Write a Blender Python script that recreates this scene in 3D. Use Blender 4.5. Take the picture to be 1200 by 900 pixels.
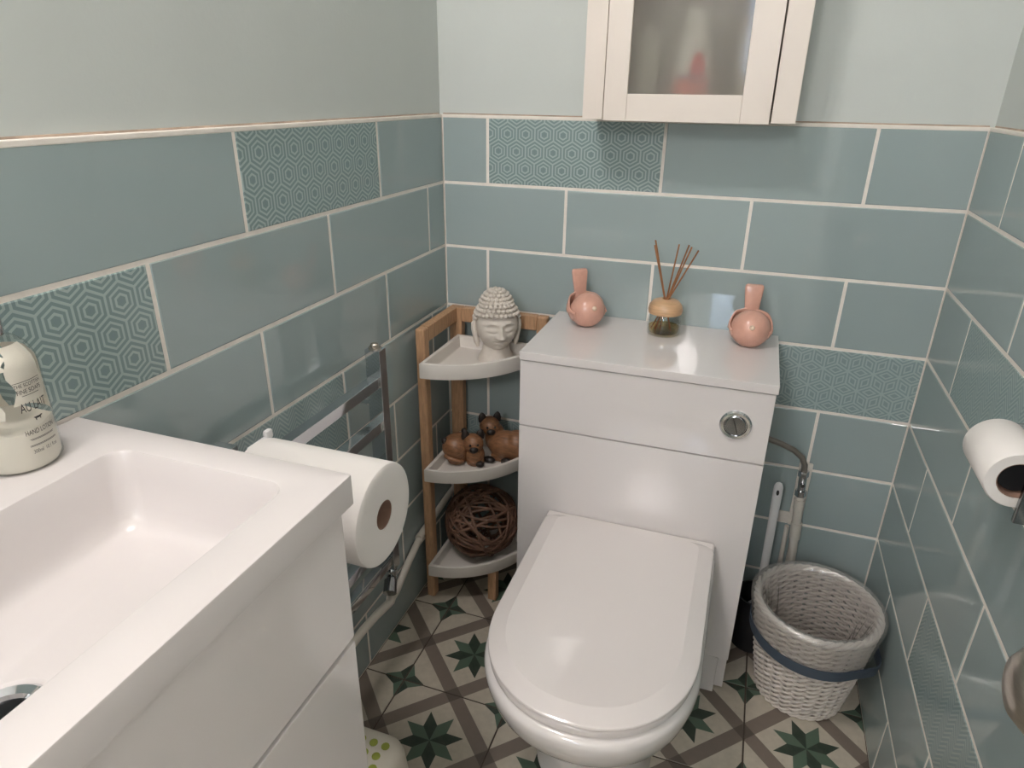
import bpy, bmesh, math, random
from mathutils import Vector, Matrix, Euler
random.seed(7)
for o in list(bpy.data.objects): bpy.data.objects.remove(o)
SC = bpy.context.scene
COL = SC.collection
PI = math.pi
def rad(d): return d*PI/180

# ------------------------------------------------------------------ camera
TILE_TOP = 1.216                      # height of the tiled part of the walls
F_PX = 790.75
cam_d = bpy.data.cameras.new('camera'); cam = bpy.data.objects.new('camera', cam_d); COL.objects.link(cam)
cam_d.sensor_width = 36; cam_d.sensor_fit = 'HORIZONTAL'; cam_d.lens = F_PX/1200*36; cam_d.clip_start = 0.01
_a, _b, _c = -0.4096, 0.3342, -0.0126
_R = Matrix.Rotation(_b, 3, 'Z') @ Matrix.Rotation(_a, 3, 'X') @ Matrix.Rotation(_c, 3, 'Y')
_r, _f, _u = _R.col[0], _R.col[1], _R.col[2]
_M = Matrix((( _r[0], _u[0], -_f[0], .7129), (_r[1], _u[1], -_f[1], -1.5334), (_r[2], _u[2], -_f[2], TILE_TOP+.0507), (0, 0, 0, 1)))
cam.matrix_world = _M
SC.camera = cam

# ------------------------------------------------------------------ sky, exposure, lamp strength
W = bpy.data.worlds.new('sky'); SC.world = W; W.use_nodes = True
W.node_tree.nodes['Background'].inputs[0].default_value = (.62, .76, 1, 1)
W.node_tree.nodes['Background'].inputs[1].default_value = 14.0
SC.view_settings.view_transform = 'Standard'
SC.view_settings.look = 'None'
SC.view_settings.gamma = 1
SC.view_settings.exposure = 0.0
SC.view_settings.use_curve_mapping = False
LAMP_STRENGTH = 57.0
HALL_FILL_STRENGTH = 48.0
LAMP_COLOR = (1.0, .92, .90)
LAMP_POS = (.15, -1.28, 2.29)
LAMP_R = .13

# ------------------------------------------------------------------ node expressions
class X:
    """number expression that becomes Math nodes"""
    def __init__(s, nt, sock): s.nt, s.s = nt, sock
    def op(s, o, b=None, c=None, flip=False):
        n = s.nt.nodes.new('ShaderNodeMath'); n.operation = o
        ins = [s, b, c]
        if flip: ins = [b, s, c]
        for i, v in enumerate(ins):
            if v is None: continue
            if isinstance(v, X): s.nt.links.new(v.s, n.inputs[i])
            else: n.inputs[i].default_value = v
        return X(s.nt, n.outputs[0])
    def __add__(s, b): return s.op('ADD', b)
    __radd__ = __add__
    def __sub__(s, b): return s.op('SUBTRACT', b)
    def __rsub__(s, b): return s.op('SUBTRACT', b, flip=True)
    def __mul__(s, b): return s.op('MULTIPLY', b)
    __rmul__ = __mul__
    def __truediv__(s, b): return s.op('DIVIDE', b)
    def __lt__(s, b): return s.op('LESS_THAN', b)
    def __gt__(s, b): return s.op('GREATER_THAN', b)
    def abs(s): return s.op('ABSOLUTE')
    def min(s, b): return s.op('MINIMUM', b)
    def max(s, b): return s.op('MAXIMUM', b)
    def mod(s, b): return s.op('FLOORED_MODULO', b)
    def floor(s): return s.op('FLOOR')
    def round(s): return s.op('ROUND')
    def sqrt(s): return s.op('SQRT')

def new_mat(name):
    m = bpy.data.materials.new(name); m.use_nodes = True
    nt = m.node_tree; return m, nt, nt.nodes['Principled BSDF']
def objco(nt):
    tc = nt.nodes.new('ShaderNodeTexCoord'); sp = nt.nodes.new('ShaderNodeSeparateXYZ')
    nt.links.new(tc.outputs['Object'], sp.inputs[0])
    return X(nt, sp.outputs[0]), X(nt, sp.outputs[1]), X(nt, sp.outputs[2]), tc
def srgb(r, g, b):
    f = lambda v: (v/255/12.92 if v/255 <= .04045 else ((v/255+.055)/1.055)**2.4)
    return (f(r), f(g), f(b), 1)
def mixc(nt, fac, a, b):
    n = nt.nodes.new('ShaderNodeMix'); n.data_type = 'RGBA'
    if isinstance(fac, X): nt.links.new(fac.s, n.inputs[0])
    else: n.inputs[0].default_value = fac
    for i, v in ((6, a), (7, b)):
        if isinstance(v, tuple): n.inputs[i].default_value = v
        else: nt.links.new(v, n.inputs[i])
    return n.outputs[2]
def noise(nt, tc, scale, detail=2, rough=.5, sc=None, out='Object'):
    n = nt.nodes.new('ShaderNodeTexNoise'); n.inputs['Scale'].default_value = scale
    n.inputs['Detail'].default_value = detail; n.inputs['Roughness'].default_value = rough
    if sc:
        mp = nt.nodes.new('ShaderNodeMapping'); mp.inputs['Scale'].default_value = sc
        nt.links.new(tc.outputs[out], mp.inputs[0]); nt.links.new(mp.outputs[0], n.inputs[0])
    else: nt.links.new(tc.outputs[out], n.inputs[0])
    return X(nt, n.outputs[0])
def bump(nt, bs, h, strength=.2, dist=.01):
    b = nt.nodes.new('ShaderNodeBump'); b.inputs['Strength'].default_value = strength; b.inputs['Distance'].default_value = dist
    nt.links.new(h.s, b.inputs['Height']); nt.links.new(b.outputs[0], bs.inputs['Normal'])
MATS = {}
def mat(name, col, rough=.5, metal=0, var=0, nscale=30, bmp=0, bscale=60, bdist=.002, coat=0, stretch=None, spec=.5):
    if name in MATS: return MATS[name]
    m, nt, bs = new_mat(name)
    c = srgb(*col)
    x, y, z, tc = objco(nt)
    if var:
        n = noise(nt, tc, nscale, 4, .6, stretch)
        d = tuple(max(0, v*(1-var)) for v in c[:3])+(1,); l = tuple(min(1, v*(1+var)) for v in c[:3])+(1,)
        nt.links.new(mixc(nt, ((n-.3)*2.5).max(0.).min(1.), d, l), bs.inputs['Base Color'])
    else: bs.inputs['Base Color'].default_value = c
    bs.inputs['Roughness'].default_value = rough; bs.inputs['Metallic'].default_value = metal
    bs.inputs['Specular IOR Level'].default_value = spec
    if coat: bs.inputs['Coat Weight'].default_value = coat; bs.inputs['Coat Roughness'].default_value = .04
    if bmp: bump(nt, bs, noise(nt, tc, bscale, 3, .6, stretch), bmp, bdist)
    MATS[name] = m; return m

TEAL = (161, 176, 176)
TEAL_D = (130, 150, 150)
TEAL_L = (169, 186, 184)
def tile_mat(kind):
    key = 'glazed_tile_'+kind
    if key in MATS: return MATS[key]
    m, nt, bs = new_mat(key); x, y, z, tc = objco(nt)
    inf = nt.nodes.new('ShaderNodeObjectInfo'); rnd = X(nt, inf.outputs['Random'])
    wav = noise(nt, tc, 5.0, 2)
    bs.inputs['IOR'].default_value = 1.68
    if kind == 'plain':
        a = srgb(*[v*.985 for v in TEAL]); b = srgb(*[v*1.015 for v in TEAL])
        n2 = noise(nt, tc, 9, 3)
        nt.links.new(mixc(nt, (rnd*.7+(n2-.5)*.8).max(0.).min(1.), a, b), bs.inputs['Base Color'])
        bs.inputs['Roughness'].default_value = .012
    else:
        if kind in ('hexagon', 'cube'):
            p = .0435 if kind == 'hexagon' else .05      # centre to centre
            h = p*math.sqrt(3)                            # two-row period
            def cell(ox, oz):
                qx = (x-ox+p/2).mod(p)-p/2; qz = (z-oz+h/2).mod(h)-h/2
                return qx, qz
            ax, az = cell(0, 0); bx, bz = cell(p/2, h/2)
            da = ax*ax+az*az; db = bx*bx+bz*bz; s = da < db
            qx = bx+(ax-bx)*s; qz = bz+(az-bz)*s
            if kind == 'hexagon':
                hd = qx.abs().max(qx.abs()*.5+qz.abs()*.8660)/(p/2)      # 0 centre, 1 edge
                ln = (hd > .92).max((hd > .60)*(hd < .74)).max((hd > .28)*(hd < .43))
            else:
                R = p/math.sqrt(3)
                d0 = qz/R; d1 = (qx*.8660-qz*.5)/R; d2 = (qx*-.8660-qz*.5)/R
                mn = d0.min(d1).min(d2); mx = d0.max(d1).max(d2)
                md = 0-mn-mx
                hi = (mx-mn)*.6667; mid = (md-mn)*.6667
                e = mid.min(1.0-hi)
                ln = (e < .075).max((e > .20)*(e < .32))
        else:                                            # chevron strips
            p = .044
            u = ((x+p/2).mod(p)-p/2).abs()
            ln = (z+u*1.1).mod(.0092) < .0042
        lo, hi_ = (TEAL_D, TEAL_L) if kind == 'hexagon' else ((140, 159, 159), (163, 180, 179))
        nt.links.new(mixc(nt, ln, srgb(*lo), srgb(*hi_)), bs.inputs['Base Color'])
        bs.inputs['Roughness'].default_value = .16
        bump(nt, bs, ln, .3, .0012)
    MATS[key] = m; return m

def floor_mat():
    m, nt, bs = new_mat('patterned_floor_tile'); x, y, z, tc = objco(nt)
    P = .252
    u = x/P; v = y/P; U = u.abs(); V = v.abs()
    cream = srgb(196, 188, 172); taupe = srgb(128, 117, 107); taupe_d = srgb(98, 89, 81)
    gd = srgb(46, 62, 52); gl = srgb(84, 106, 90)
    w = .088
    band = (U+V-.5).abs() < w
    cross = (U-V).abs() > (.5-w)
    # eight pointed star
    r = (u*u+v*v).sqrt()
    th = v.op('ARCTAN2', u)/(PI/4)+8.0
    k = th.floor(); ph = (th-k-.5)*(PI/4)
    sx = r*ph.op('COSINE'); sy = r*ph.op('SINE').abs()
    star8 = (sx+sy*2.414) < .286
    par8 = k.mod(2.0) < .5
    # four pointed star on the tile corners
    cu = .5-U; cv = .5-V
    hi = cu.max(cv); lo = cu.min(cv)
    star4 = (hi+lo*1.8) < .208
    par4 = ((cu-cv)*u*v) > 0.
    n = noise(nt, tc, 55, 4)
    c = mixc(nt, band, cream, taupe); c = mixc(nt, cross, c, taupe_d)
    c = mixc(nt, star8, c, mixc(nt, par8, gl, gd)); c = mixc(nt, star4, c, mixc(nt, par4, gl, gd))
    c = mixc(nt, ((n-.35)*.5).max(0.).min(.18), c, srgb(110, 102, 92))
    nt.links.new(c, bs.inputs['Base Color'])
    bs.inputs['Roughness'].default_value = .42
    bump(nt, bs, noise(nt, tc, 90, 3), .05, .001)
    MATS['floor'] = m; return m

WHITE_GLOSS = mat('white_gloss_board', (226, 221, 219), .09, coat=.3, bmp=.02, bscale=14, bdist=.002)
CERAMIC = mat('white_ceramic', (228, 224, 221), .06, coat=.5)
RESIN = mat('white_cast_resin', (214, 209, 207), .25)
SEATPL = mat('white_thermoset', (226, 220, 217), .1, coat=.3)
PAINT = mat('pale_green_paint', (205, 211, 207), .55, bmp=.12, bscale=130, bdist=.002, var=.015, nscale=6)
WPAINT = mat('white_gloss_paint', (232, 228, 222), .3, bmp=.05, bscale=70)
CEIL = mat('ceiling_paint', (236, 234, 230), .8, bmp=.1, bscale=120)
GROUT = mat('cream_grout', (240, 234, 225), .8, var=.05, nscale=40, bmp=.3, bscale=200, bdist=.001)
FGROUT = mat('brown_grout', (84, 75, 67), .85, var=.1, nscale=60)
CHROME = mat('chrome', (215, 217, 220), .06, metal=1)
DCHROME = mat('dark_chrome', (150, 152, 155), .12, metal=1)
NICKEL = mat('brushed_nickel', (190, 182, 172), .3, metal=1, var=.08, nscale=90, stretch=(1, 1, 12))
BAMBOO = mat('bamboo', (184, 146, 112), .5, var=.22, nscale=22, stretch=(9, 9, 1.2), bmp=.08, bscale=80)
TRAYW = mat('white_lacquered_tray', (224, 219, 212), .4)
STONE = mat('cast_stone', (214, 206, 196), .75, var=.05, nscale=60, bmp=.15, bscale=260, bdist=.001)
PINK = mat('pink_glazed_ceramic', (216, 166, 148), .22, var=.08, nscale=35, coat=.3)
BEAK = mat('cream_glaze', (240, 214, 190), .2)
DARKIN = mat('bird_cavity_shade', (84, 48, 38), .8)  # dark brown standing in for shade inside the birds' opening
CWOOD = mat('carved_brown_wood', (132, 94, 66), .38, var=.35, nscale=26, stretch=(1.4, 7, 7), bmp=.1, bscale=60)
BWOOD = mat('blackened_wood', (34, 28, 26), .4, var=.2)
WICKERB = mat('brown_willow', (116, 86, 70), .6, var=.35, nscale=40, bmp=.2, bscale=120)
WICKERW = mat('white_painted_willow', (222, 214, 206), .55, var=.06, nscale=70, bmp=.2, bscale=180, bdist=.001)
NAVY = mat('blue_grey_band', (70, 82, 96), .5, bmp=.2, bscale=90)
BLACKPL = mat('black_plastic', (30, 31, 34), .4)
WHITEPL = mat('white_plastic', (222, 222, 222), .3)
PIPEW = mat('white_painted_pipe', (220, 214, 204), .35, var=.04, nscale=40)
PAPER = mat('white_tissue_paper', (238, 234, 230), .9, bmp=.25, bscale=220, bdist=.001)
CARD = mat('grey_brown_card', (150, 120, 104), .85, var=.06)
STOOLW = mat('cream_plastic', (218, 212, 198), .4)
LIME = mat('lime_rubber', (158, 168, 70), .5)
CABW = mat('white_cabinet_paint', (232, 222, 212), .38, bmp=.04, bscale=60)
CABIN = mat('cabinet_inside', (170, 160, 150), .6)
HOLE = mat('dark_gap', (24, 22, 22), .7)
INK = mat('black_print', (48, 46, 46), .5)
GREYHOSE = mat('braided_grey_hose', (148, 140, 132), .4, metal=.5, bmp=.4, bscale=300, bdist=.001)
CORKW = mat('turned_light_wood', (204, 166, 128), .35, var=.14, nscale=30, stretch=(1, 1, 8), coat=.2)
REED = mat('brown_reed', (152, 104, 66), .6, var=.25, nscale=40, stretch=(4, 4, 1))
DRAINM = mat('drain_dark', (34, 36, 38), .2, metal=.6)

def glass(name, col=(1, 1, 1), rough=0., ior=1.45):
    m, nt, bs = new_mat(name)
    bs.inputs['Base Color'].default_value = col+(1,); bs.inputs['Roughness'].default_value = rough
    bs.inputs['Transmission Weight'].default_value = 1; bs.inputs['IOR'].default_value = ior
    MATS[name] = m; return m
GLASS = glass('clear_glass', (1, 1, 1), 0, 1.25)
def frosted():
    m, nt, bs = new_mat('frosted_glass'); nt.nodes.remove(bs)
    out = nt.nodes['Material Output']
    rf = nt.nodes.new('ShaderNodeBsdfRefraction'); rf.inputs['Roughness'].default_value = .085; rf.inputs['IOR'].default_value = 1.12
    rf.inputs['Color'].default_value = (.9, .9, .88, 1)
    tr = nt.nodes.new('ShaderNodeBsdfTranslucent'); tr.inputs[0].default_value = (.85, .83, .8, 1)
    df = nt.nodes.new('ShaderNodeBsdfDiffuse'); df.inputs[0].default_value = (.75, .72, .68, 1)
    gl = nt.nodes.new('ShaderNodeBsdfGlossy'); gl.inputs['Roughness'].default_value = .06
    def mx(a, b, f):
        n = nt.nodes.new('ShaderNodeMixShader'); n.inputs[0].default_value = f
        nt.links.new(a, n.inputs[1]); nt.links.new(b, n.inputs[2]); return n.outputs[0]
    o = mx(rf.outputs[0], tr.outputs[0], .26); o = mx(o, df.outputs[0], .12); o = mx(o, gl.outputs[0], .02)
    nt.links.new(o, out.inputs[0]); return m
def thin_clear(name, col):
    m, nt, bs = new_mat(name); nt.nodes.remove(bs)
    t_ = nt.nodes.new('ShaderNodeBsdfTransparent'); t_.inputs[0].default_value = col+(1,)
    g_ = nt.nodes.new('ShaderNodeBsdfGlossy'); g_.inputs['Roughness'].default_value = .03
    fr = nt.nodes.new('ShaderNodeLayerWeight'); fr.inputs[0].default_value = .5
    fc = X(nt, fr.outputs['Facing']); fc = fc*fc*fc*.45+.03
    mx_ = nt.nodes.new('ShaderNodeMixShader'); nt.links.new(fc.s, mx_.inputs[0])
    nt.links.new(t_.outputs[0], mx_.inputs[1]); nt.links.new(g_.outputs[0], mx_.inputs[2])
    nt.links.new(mx_.outputs[0], nt.nodes['Material Output'].inputs[0]); return m
JARG = thin_clear('thin_clear_glass', (.96, .975, .97))
BOTTLEG = thin_clear('thin_clear_plastic', (.95, .96, .95))
OIL = thin_clear('amber_oil_thin', (.90, .74, .40))
FROST = frosted()
def film():
    m, nt, bs = new_mat('clear_plastic_film'); nt.nodes.remove(bs)
    out = nt.nodes['Material Output']
    t = nt.nodes.new('ShaderNodeBsdfTransparent'); d = nt.nodes.new('ShaderNodeBsdfTranslucent'); g = nt.nodes.new('ShaderNodeBsdfGlossy')
    df = nt.nodes.new('ShaderNodeBsdfDiffuse'); df.inputs[0].default_value = (.8, .78, .76, 1)
    d.inputs[0].default_value = (.85, .83, .8, 1); g.inputs['Roughness'].default_value = .18
    a = nt.nodes.new('ShaderNodeMixShader'); b = nt.nodes.new('ShaderNodeMixShader'); c = nt.nodes.new('ShaderNodeMixShader')
    c.inputs[0].default_value = .5; nt.links.new(d.outputs[0], c.inputs[1]); nt.links.new(df.outputs[0], c.inputs[2])
    a.inputs[0].default_value = .30; nt.links.new(t.outputs[0], a.inputs[1]); nt.links.new(c.outputs[0], a.inputs[2])
    b.inputs[0].default_value = .16; nt.links.new(a.outputs[0], b.inputs[1]); nt.links.new(g.outputs[0], b.inputs[2])
    x, y, z, tc = objco(nt); bp_ = nt.nodes.new('ShaderNodeBump'); bp_.inputs['Strength'].default_value = .8; bp_.inputs['Distance'].default_value = .004
    nt.links.new(noise(nt, tc, 60, 3, .6, (1, 1, .35)).s, bp_.inputs['Height']); nt.links.new(bp_.outputs[0], g.inputs['Normal'])
    nt.links.new(b.outputs[0], out.inputs[0]); return m
FILM = film()
def emit(name, col, st):
    m, nt, bs = new_mat(name); bs.inputs['Emission Color'].default_value = col+(1,); bs.inputs['Emission Strength'].default_value = st
    bs.inputs['Base Color'].default_value = (.9, .9, .9, 1); return m

# ------------------------------------------------------------------ mesh builder
class MB:
    def __init__(s): s.v = []; s.f = []; s.boxed = False
    def add(s, v, f, M=None):
        n = len(s.v)
        s.v += [tuple(M @ Vector(q)) if M else tuple(q) for q in v]
        s.f += [tuple(i+n for i in q) for q in f]; return s
    def box(s, x0, x1, y0, y1, z0, z1, bev=0., seg=2, M=None):
        s.boxed = s.boxed or bev > 0
        bm = bmesh.new(); bmesh.ops.create_cube(bm, size=1)
        for v in bm.verts:
            v.co = Vector(((x0+x1)/2+v.co.x*(x1-x0), (y0+y1)/2+v.co.y*(y1-y0), (z0+z1)/2+v.co.z*(z1-z0)))
        if bev: bmesh.ops.bevel(bm, geom=list(bm.edges), offset=bev, segments=seg, profile=.5, affect='EDGES')
        bm.verts.ensure_lookup_table()
        s.add([v.co.copy() for v in bm.verts], [[v.index for v in f.verts] for f in bm.faces], M); bm.free(); return s
    def loft(s, rings, cap0=True, cap1=True, closed=True, M=None):
        n = len(rings[0]); v = [q for r in rings for q in r]; f = []
        for i in range(len(rings)-1):
            for j in range(n if closed else n-1):
                k = (j+1) % n
                f.append((i*n+j, i*n+k, (i+1)*n+k, (i+1)*n+j))
        if cap0: f.append(tuple(range(n))[::-1])
        if cap1: f.append(tuple((len(rings)-1)*n+j for j in range(n)))
        return s.add(v, f, M)
    def lathe(s, prof, seg=32, c=(0, 0, 0), cap0=True, cap1=True, M=None, sx=1, sy=1):
        return s.loft([[(c[0]+r*sx*math.cos(2*PI*j/seg), c[1]+r*sy*math.sin(2*PI*j/seg), c[2]+z) for j in range(seg)] for r, z in prof], cap0, cap1, M=M)
    def tube(s, pts, r, sides=8, closed=False, M=None, caps=True):
        pts = [Vector(q) for q in pts]; n = len(pts); rings = []; up = None
        for i in range(n):
            t = (pts[(i+1) % n]-pts[i-1]) if closed else (pts[min(i+1, n-1)]-pts[max(i-1, 0)])
            t.normalize()
            if up is None:
                a = Vector((0, 0, 1)) if abs(t.z) < .9 else Vector((1, 0, 0)); up = (a-t*a.dot(t)).normalized()
            else: up = (up-t*up.dot(t)).normalized()
            b = t.cross(up); rr = r[i] if isinstance(r, (list, tuple)) else r
            rings.append([pts[i]+(up*math.cos(2*PI*j/sides)+b*math.sin(2*PI*j/sides))*rr for j in range(sides)])
        if closed: rings.append(rings[0])
        return s.loft(rings, caps and not closed, caps and not closed, M=M)
    def ball(s, c, r, seg=16, rings=10, M=None, rot=None):
        r = (r, r, r) if not isinstance(r, (tuple, list)) else r
        Rm = Euler(rot).to_matrix() if rot else None
        rr = []
        for i in range(1, rings):
            a = PI*i/rings
            row = []
            for j in range(seg):
                q = Vector((r[0]*math.sin(a)*math.cos(2*PI*j/seg), r[1]*math.sin(a)*math.sin(2*PI*j/seg), -r[2]*math.cos(a)))
                if Rm: q = Rm @ q
                row.append(q+Vector(c))
            rr.append(row)
        return s.loft(rr, True, True, M=M)
    def extrude(s, outline, z0, z1, M=None):
        return s.loft([[(x, y, z0) for x, y in outline], [(x, y, z1) for x, y in outline]], M=M)

def rrect(cx, cy, hx, hy, r, n=4, sub=0):
    out = []
    for (sx, sy, a0) in ((1, 1, 0), (-1, 1, 90), (-1, -1, 180), (1, -1, 270)):
        for i in range(n+1):
            a = rad(a0+90*i/n); out.append((cx+sx*(hx-r)+r*math.cos(a), cy+sy*(hy-r)+r*math.sin(a)))
    if sub:
        o2 = []
        for i, p in enumerate(out):
            q = out[(i+1) % len(out)]; o2.append(p)
            if i % (n+1) == n:
                for k in range(1, sub+1): t = k/(sub+1); o2.append((p[0]+(q[0]-p[0])*t, p[1]+(q[1]-p[1])*t))
        out = o2
    return out

def finish(me, mtl, smooth):
    me.materials.append(mtl)
    bm = bmesh.new(); bm.from_mesh(me); bmesh.ops.recalc_face_normals(bm, faces=bm.faces); bm.to_mesh(me); bm.free()
    if smooth:
        me.polygons.foreach_set('use_smooth', [True]*len(me.polygons)); me.set_sharp_from_angle(angle=rad(smooth if smooth is not True else 38))
def tag(o, label=None, cat=None, group=None, kind=None):
    for k, v in (('label', label), ('category', cat), ('group', group), ('kind', kind)):
        if v: o[k] = v
    return o
def obj(name, mb, mtl, parent=None, local=False, smooth=True):
    """one mesh object; coordinates in world space unless local"""
    me = bpy.data.meshes.new(name)
    v = mb.v
    if parent is not None and not local:
        inv = WM[parent.name].inverted(); v = [tuple(inv @ Vector(q)) for q in v]
    me.from_pydata(v, [], mb.f); finish(me, mtl, smooth)
    o = bpy.data.objects.new(name, me); COL.objects.link(o)
    if mb.boxed and smooth:
        w_ = o.modifiers.new('even_normals', 'WEIGHTED_NORMAL'); w_.keep_sharp = True; w_.weight = 100
    if parent is not None: o.parent = parent; WM[o.name] = WM[parent.name]
    else: WM[o.name] = Matrix.Identity(4)
    return o
WM = {}
def thing(name, label, cat, loc=(0, 0, 0), rotz=0, group=None):
    o = bpy.data.objects.new(name, None); COL.objects.link(o); o.empty_display_size = .05
    o.location = loc; o.rotation_euler = (0, 0, rotz)
    WM[o.name] = Matrix.Translation(loc) @ Matrix.Rotation(rotz, 4, 'Z')
    return tag(o, label, cat, group)
def struct(name, mb, mtl, smooth=False):
    return tag(obj(name, mb, mtl, smooth=smooth), kind='structure')

# ------------------------------------------------------------------ the room
RW, RD, RH = 1.1, 1.92, 2.42          # width, depth, height; tile faces are x=0, x=RW, y=0
PT = .009                             # painted plaster lies this far behind the tile faces
wall_back = struct('wall_back', MB().box(-PT-.1, RW+PT+.1, PT, PT+.1, -.02, RH), PAINT)
wall_left = struct('wall_left', MB().box(-PT-.1, -PT, -RD-.1, PT, -.02, RH), PAINT)
wall_right = struct('wall_right', MB().box(RW+PT, RW+PT+.1, -RD-.1, PT, -.02, RH), PAINT)
floor = struct('floor', MB().box(-PT-.1, RW+PT+.1, -3.5, PT+.1, -.08, -.0015), FGROUT)
ceiling = struct('ceiling', MB().box(-PT-.4, RW+PT+.5, -3.5, PT+.1, RH, RH+.08), CEIL)
# front wall with the doorway behind the camera
DX0, DX1, DH = .20, 1.0, 2.03
wf = MB().box(-PT, DX0, -RD-.1, -RD, -.02, RH).box(DX1, RW+PT, -RD-.1, -RD, -.02, RH).box(DX0, DX1, -RD-.1, -RD, DH, RH)
wall_front = struct('wall_front', wf, PAINT)
# hall beyond the doorway, with a window to the sky
struct('wall_hall_left', MB().box(-.5, -.4, -3.5, -RD-.1, -.02, RH).box(-.5, -PT-.1, -RD-.1, -RD-.05, -.02, RH), PAINT)
struct('wall_hall_right', MB().box(1.5, 1.6, -3.5, -RD-.1, -.02, RH).box(RW+PT+.1, 1.6, -RD-.1, -RD-.05, -.02, RH), PAINT)
struct('floor_hall', MB().box(-.5, 1.6, -3.5, -RD-.05, -.1, -.001), mat('hall_carpet', (120, 112, 104), .95, var=.1, bmp=.3, bscale=300))
WX0, WX1, WZ0, WZ1 = .50, .74, 1.35, 1.85
wh = MB().box(-.5, WX0, -3.3, -3.2, 0, RH).box(WX1, 1.6, -3.3, -3.2, 0, RH).box(WX0, WX1, -3.3, -3.2, 0, WZ0).box(WX0, WX1, -3.3, -3.2, WZ1, RH)
struct('wall_hall_end', wh, PAINT)
win = struct('window_1', MB().box(WX0, WX1, -3.262, -3.256, WZ0, WZ1), GLASS)
wfm = MB()
for (a, b, c, d) in ((WX0, WX0+.03, WZ0, WZ1), (WX1-.03, WX1, WZ0, WZ1), (WX0, WX1, WZ0, WZ0+.03), (WX0, WX1, WZ1-.03, WZ1)):
    wfm.box(a, b, -3.28, -3.24, c, d, .003)
obj('window_frame', wfm, WPAINT, win)
tr = MB().box(DX0-.06, DX0, -RD, -RD+.015, 0, DH+.06, .004).box(DX1, DX1+.06, -RD, -RD+.015, 0, DH+.06, .004).box(DX0-.06, DX1+.06, -RD, -RD+.015, DH, DH+.06, .004)
struct('trim_1', tr, WPAINT)

# wall tiles: every tile is a part of its wall
ROW, PIT, GAP, TH = .152, .402, .0058, .0085
_tm = {}
def wall_tile(parent, origin, rz, x0, x1, z0, z1, kind, ox, oz):
    """tile face in a local frame: X along the wall, Z up, -Y out of the wall"""
    key = (round(x0-ox, 4), round(x1-ox, 4), round(z0-oz, 4), round(z1-oz, 4), kind)
    if key not in _tm:
        mb = MB(); a, b, c, d = key[:4]; e = .0022
        rings = [[(a, TH, c), (b, TH, c), (b, TH, d), (a, TH, d)]]
        for t, y in ((0, e), (.0007, .0007), (e, 0.)):
            rings.append([(a+t, y, c+t), (b-t, y, c+t), (b-t, y, d-t), (a+t, y, d-t)])
        mb.loft(rings, False, True)
        me = bpy.data.meshes.new('wall_tile'); me.from_pydata(mb.v, [], mb.f); finish(me, tile_mat(kind), False)
        _tm[key] = me
    o = bpy.data.objects.new('wall_tile', _tm[key]); COL.objects.link(o); o.parent = parent
    M = Matrix.Translation(origin) @ Matrix.Rotation(rz, 4, 'Z') @ Matrix.Translation((ox, 0, oz))
    o.matrix_local = M
    return o
def tile_wall(parent, origin, rz, length, first_even, first_odd, special):
    for k in range(8):
        z1 = TILE_TOP-k*ROW-(GAP/2 if k else .006); z0 = TILE_TOP-(k+1)*ROW+GAP/2
        s0 = first_odd if k % 2 else first_even
        while s0 > 0: s0 -= PIT
        i = 0
        while s0 < length:
            a, b = max(s0+GAP/2, .002), min(s0+PIT-GAP/2, length-.002)
            if b-a > .01:
                mid = s0+PIT/2
                kind = 'plain'
                for (kk, lo, hi, nm) in special:
                    if kk == k and lo < mid < hi: kind = nm
                wall_tile(parent, origin, rz, a, b, z0, z1, kind, s0+PIT/2, TILE_TOP-(k+.5)*ROW)
            s0 += PIT
def bed(parent, mb): return obj('grout_bed', mb, GROUT, parent, smooth=False)
GD = .0010
bed(wall_back, MB().box(0, RW, GD, PT, 0, TILE_TOP-.002).box(-.006, RW+.006, -.0005, PT, TILE_TOP-.0075, TILE_TOP, .0015))
bed(wall_left, MB().box(-PT, -GD, -RD, .004, 0, TILE_TOP-.002).box(-PT, .0005, -RD, 0, TILE_TOP-.0075, TILE_TOP, .0015))
bed(wall_right, MB().box(RW+GD, RW+PT, -RD, .004, 0, TILE_TOP-.002).box(RW-.0005, RW+PT, -RD, 0, TILE_TOP-.0075, TILE_TOP, .0015))
tile_wall(wall_back, (0, 0, 0), 0, RW, .1133, .305, [(0, .11, .52, 'hexagon'), (3, .70, 1.2, 'cube'), (5, -.2, .31, 'cube')])
# left wall: local X runs from y=-RD to y=0
tile_wall(wall_left, (0, -RD, 0), rad(90), RD, (RD-.2993) % PIT, (RD-.4887) % PIT,
          [(0, RD-.71, RD-.29, 'hexagon'), (1, RD-1.30, RD-.88, 'hexagon'), (3, RD-.90, RD-.48, 'chevron')])
# right wall: local X runs from y=0 towards the camera
tile_wall(wall_right, (RW, 0, 0), rad(-90), RD, .198, .397, [(2, .19, .61, 'chevron'), (5, .39, .81, 'chevron')])
# dirty caulk line above the tiles
CAULK = mat('old_white_caulk', (226, 220, 210), .6, var=.08, nscale=30)
CAULKD = mat('stained_caulk', (176, 156, 138), .7, var=.35, nscale=18)
struct('trim_2', MB().tube([(0, PT-.001, TILE_TOP+.0008), (RW, PT-.001, TILE_TOP+.0008)], .0018, 6), CAULKD, 60)
struct('trim_3', MB().tube([(-PT+.001, 0, TILE_TOP+.0008), (-PT+.001, -RD, TILE_TOP+.0008)], .0018, 6), CAULKD, 60)
struct('trim_4', MB().tube([(RW+PT-.001, 0, TILE_TOP+.0008), (RW+PT-.001, -RD, TILE_TOP+.0008)], .0018, 6), CAULKD, 60)

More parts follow.
